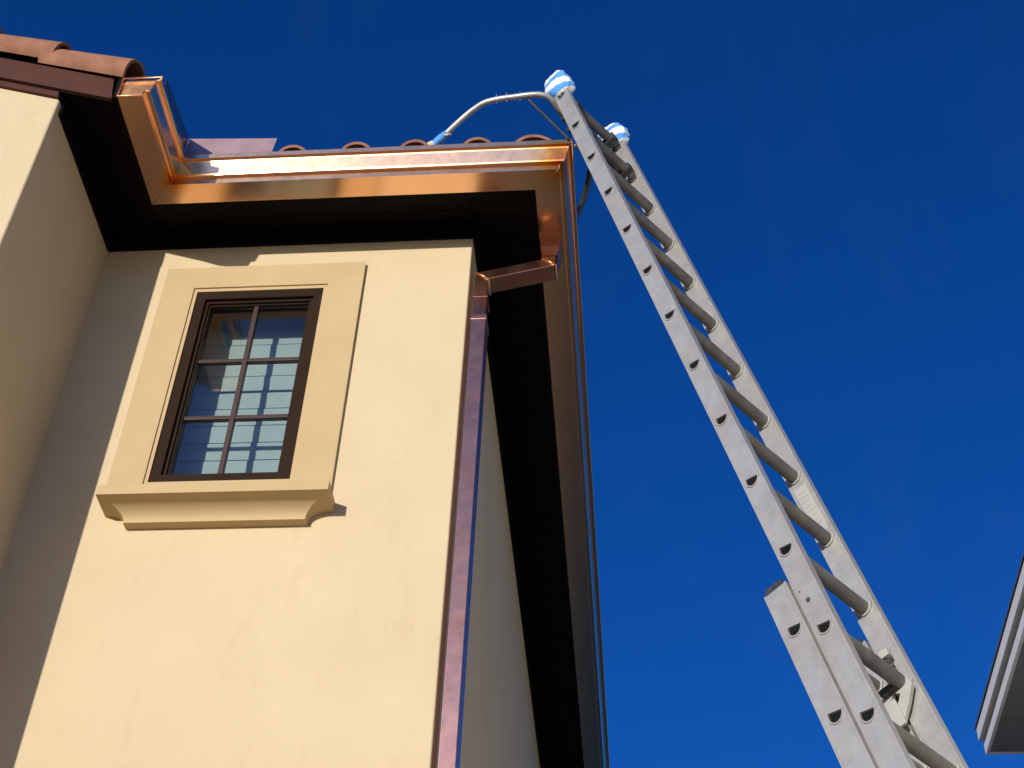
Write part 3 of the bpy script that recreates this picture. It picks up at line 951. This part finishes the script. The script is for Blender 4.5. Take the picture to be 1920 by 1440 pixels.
tube('rubber_tip', [(-0.838, 3.990, 6.878), (-0.856, 3.996, 6.866), (-0.870, 4.000, 6.862)], [0.021, 0.024, 0.016], 'rubber', stb)
tube('tape_end', [(-0.792, 3.962, 6.905), (-0.772, 3.955, 6.896), (-0.760, 3.958, 6.902)], [0.005, 0.008, 0.004], 'rubber', stb, 6)
tube('rubber_tip', [(-0.262, 4.532, 6.915), (-0.282, 4.552, 6.885)], [0.018, 0.024], 'rubber', stb)
for (x, y, z) in ((-0.455, 3.882, 7.052), (-0.515, 3.883, 7.052), (-0.56, 3.888, 7.050)):
    tube('bolt', [(x, y - 0.012, z + 0.019), (x, y + 0.008, z - 0.021)], 0.0035, 'steel', stb, 6)

# ------------------------------------------------------------------ neighbouring house, eave corner at lower right
nb = root('neighbour_house', (5.0, 4.0, 0), 'neighbouring house with white fascia boards and grey soffit at lower right', 'house')
NY0, NY1, NX = -1.0, 8.75, 2.19
box('wall', (NX + 0.55, NY0, 0), (9.0, NY1 - 0.55, 6.56), 'palewall', nb)
box('fascia_board', (NX, NY0, 6.550), (NX + 0.022, NY1, 6.620), 'white', nb, 0.002)
box('fascia_board', (NX + 0.0225, NY1 - 0.022, 6.5505), (9.2, NY1, 6.6195), 'white', nb, 0.002)
box('drip_board', (NX - 0.022, NY0, 6.662), (NX + 0.020, NY1 + 0.022, 6.745), 'white', nb, 0.003)
box('drip_board', (NX + 0.0205, NY1 - 0.02, 6.6625), (9.2, NY1 + 0.022, 6.7445), 'white', nb, 0.003)
box('shadow_gap', (NX + 0.016, NY0, 6.6205), (9.1, NY1 - 0.016, 6.6615), 'black', nb)  # black strip paints the shadow line between the boards
y = NY1 - 0.024
k = 0
while y > NY0 + 0.3:
    box('soffit_panel', (NX + 0.024, y - 0.396, 6.556 + (k % 2) * 0.003), (NX + 0.552, y, 6.572), 'greysoffit', nb)
    y -= 0.40; k += 1
box('soffit_panel', (NX + 0.553, NY1 - 0.548, 6.557), (9.0, NY1 - 0.024, 6.572), 'greysoffit', nb)
bm = bmesh.new()
zt = 6.752
slope_quad(bm, [(NX - 0.03, NY0, zt + 0.01), (NX - 0.03, NY1 + 0.03, zt + 0.01), (NX + 3, NY1 - 3, zt + 3.07 * SL), (NX + 3, NY0, zt + 3.07 * SL)], 0.012)
slope_quad(bm, [(NX - 0.03, NY1 + 0.03, zt + 0.01), (9.2, NY1 + 0.03, zt + 0.01), (6.2, NY1 - 3, zt + 3.07 * SL), (NX + 3, NY1 - 3, zt + 3.07 * SL)], 0.012)
slope_quad(bm, [(NX + 3, NY0, zt + 3.07 * SL), (NX + 3, NY1 - 3, zt + 3.07 * SL), (6.2, NY1 - 3, zt + 3.07 * SL), (6.2, NY0, zt + 3.07 * SL)], 0.012)
from_bm('roof', bm, 'shingle', nb)
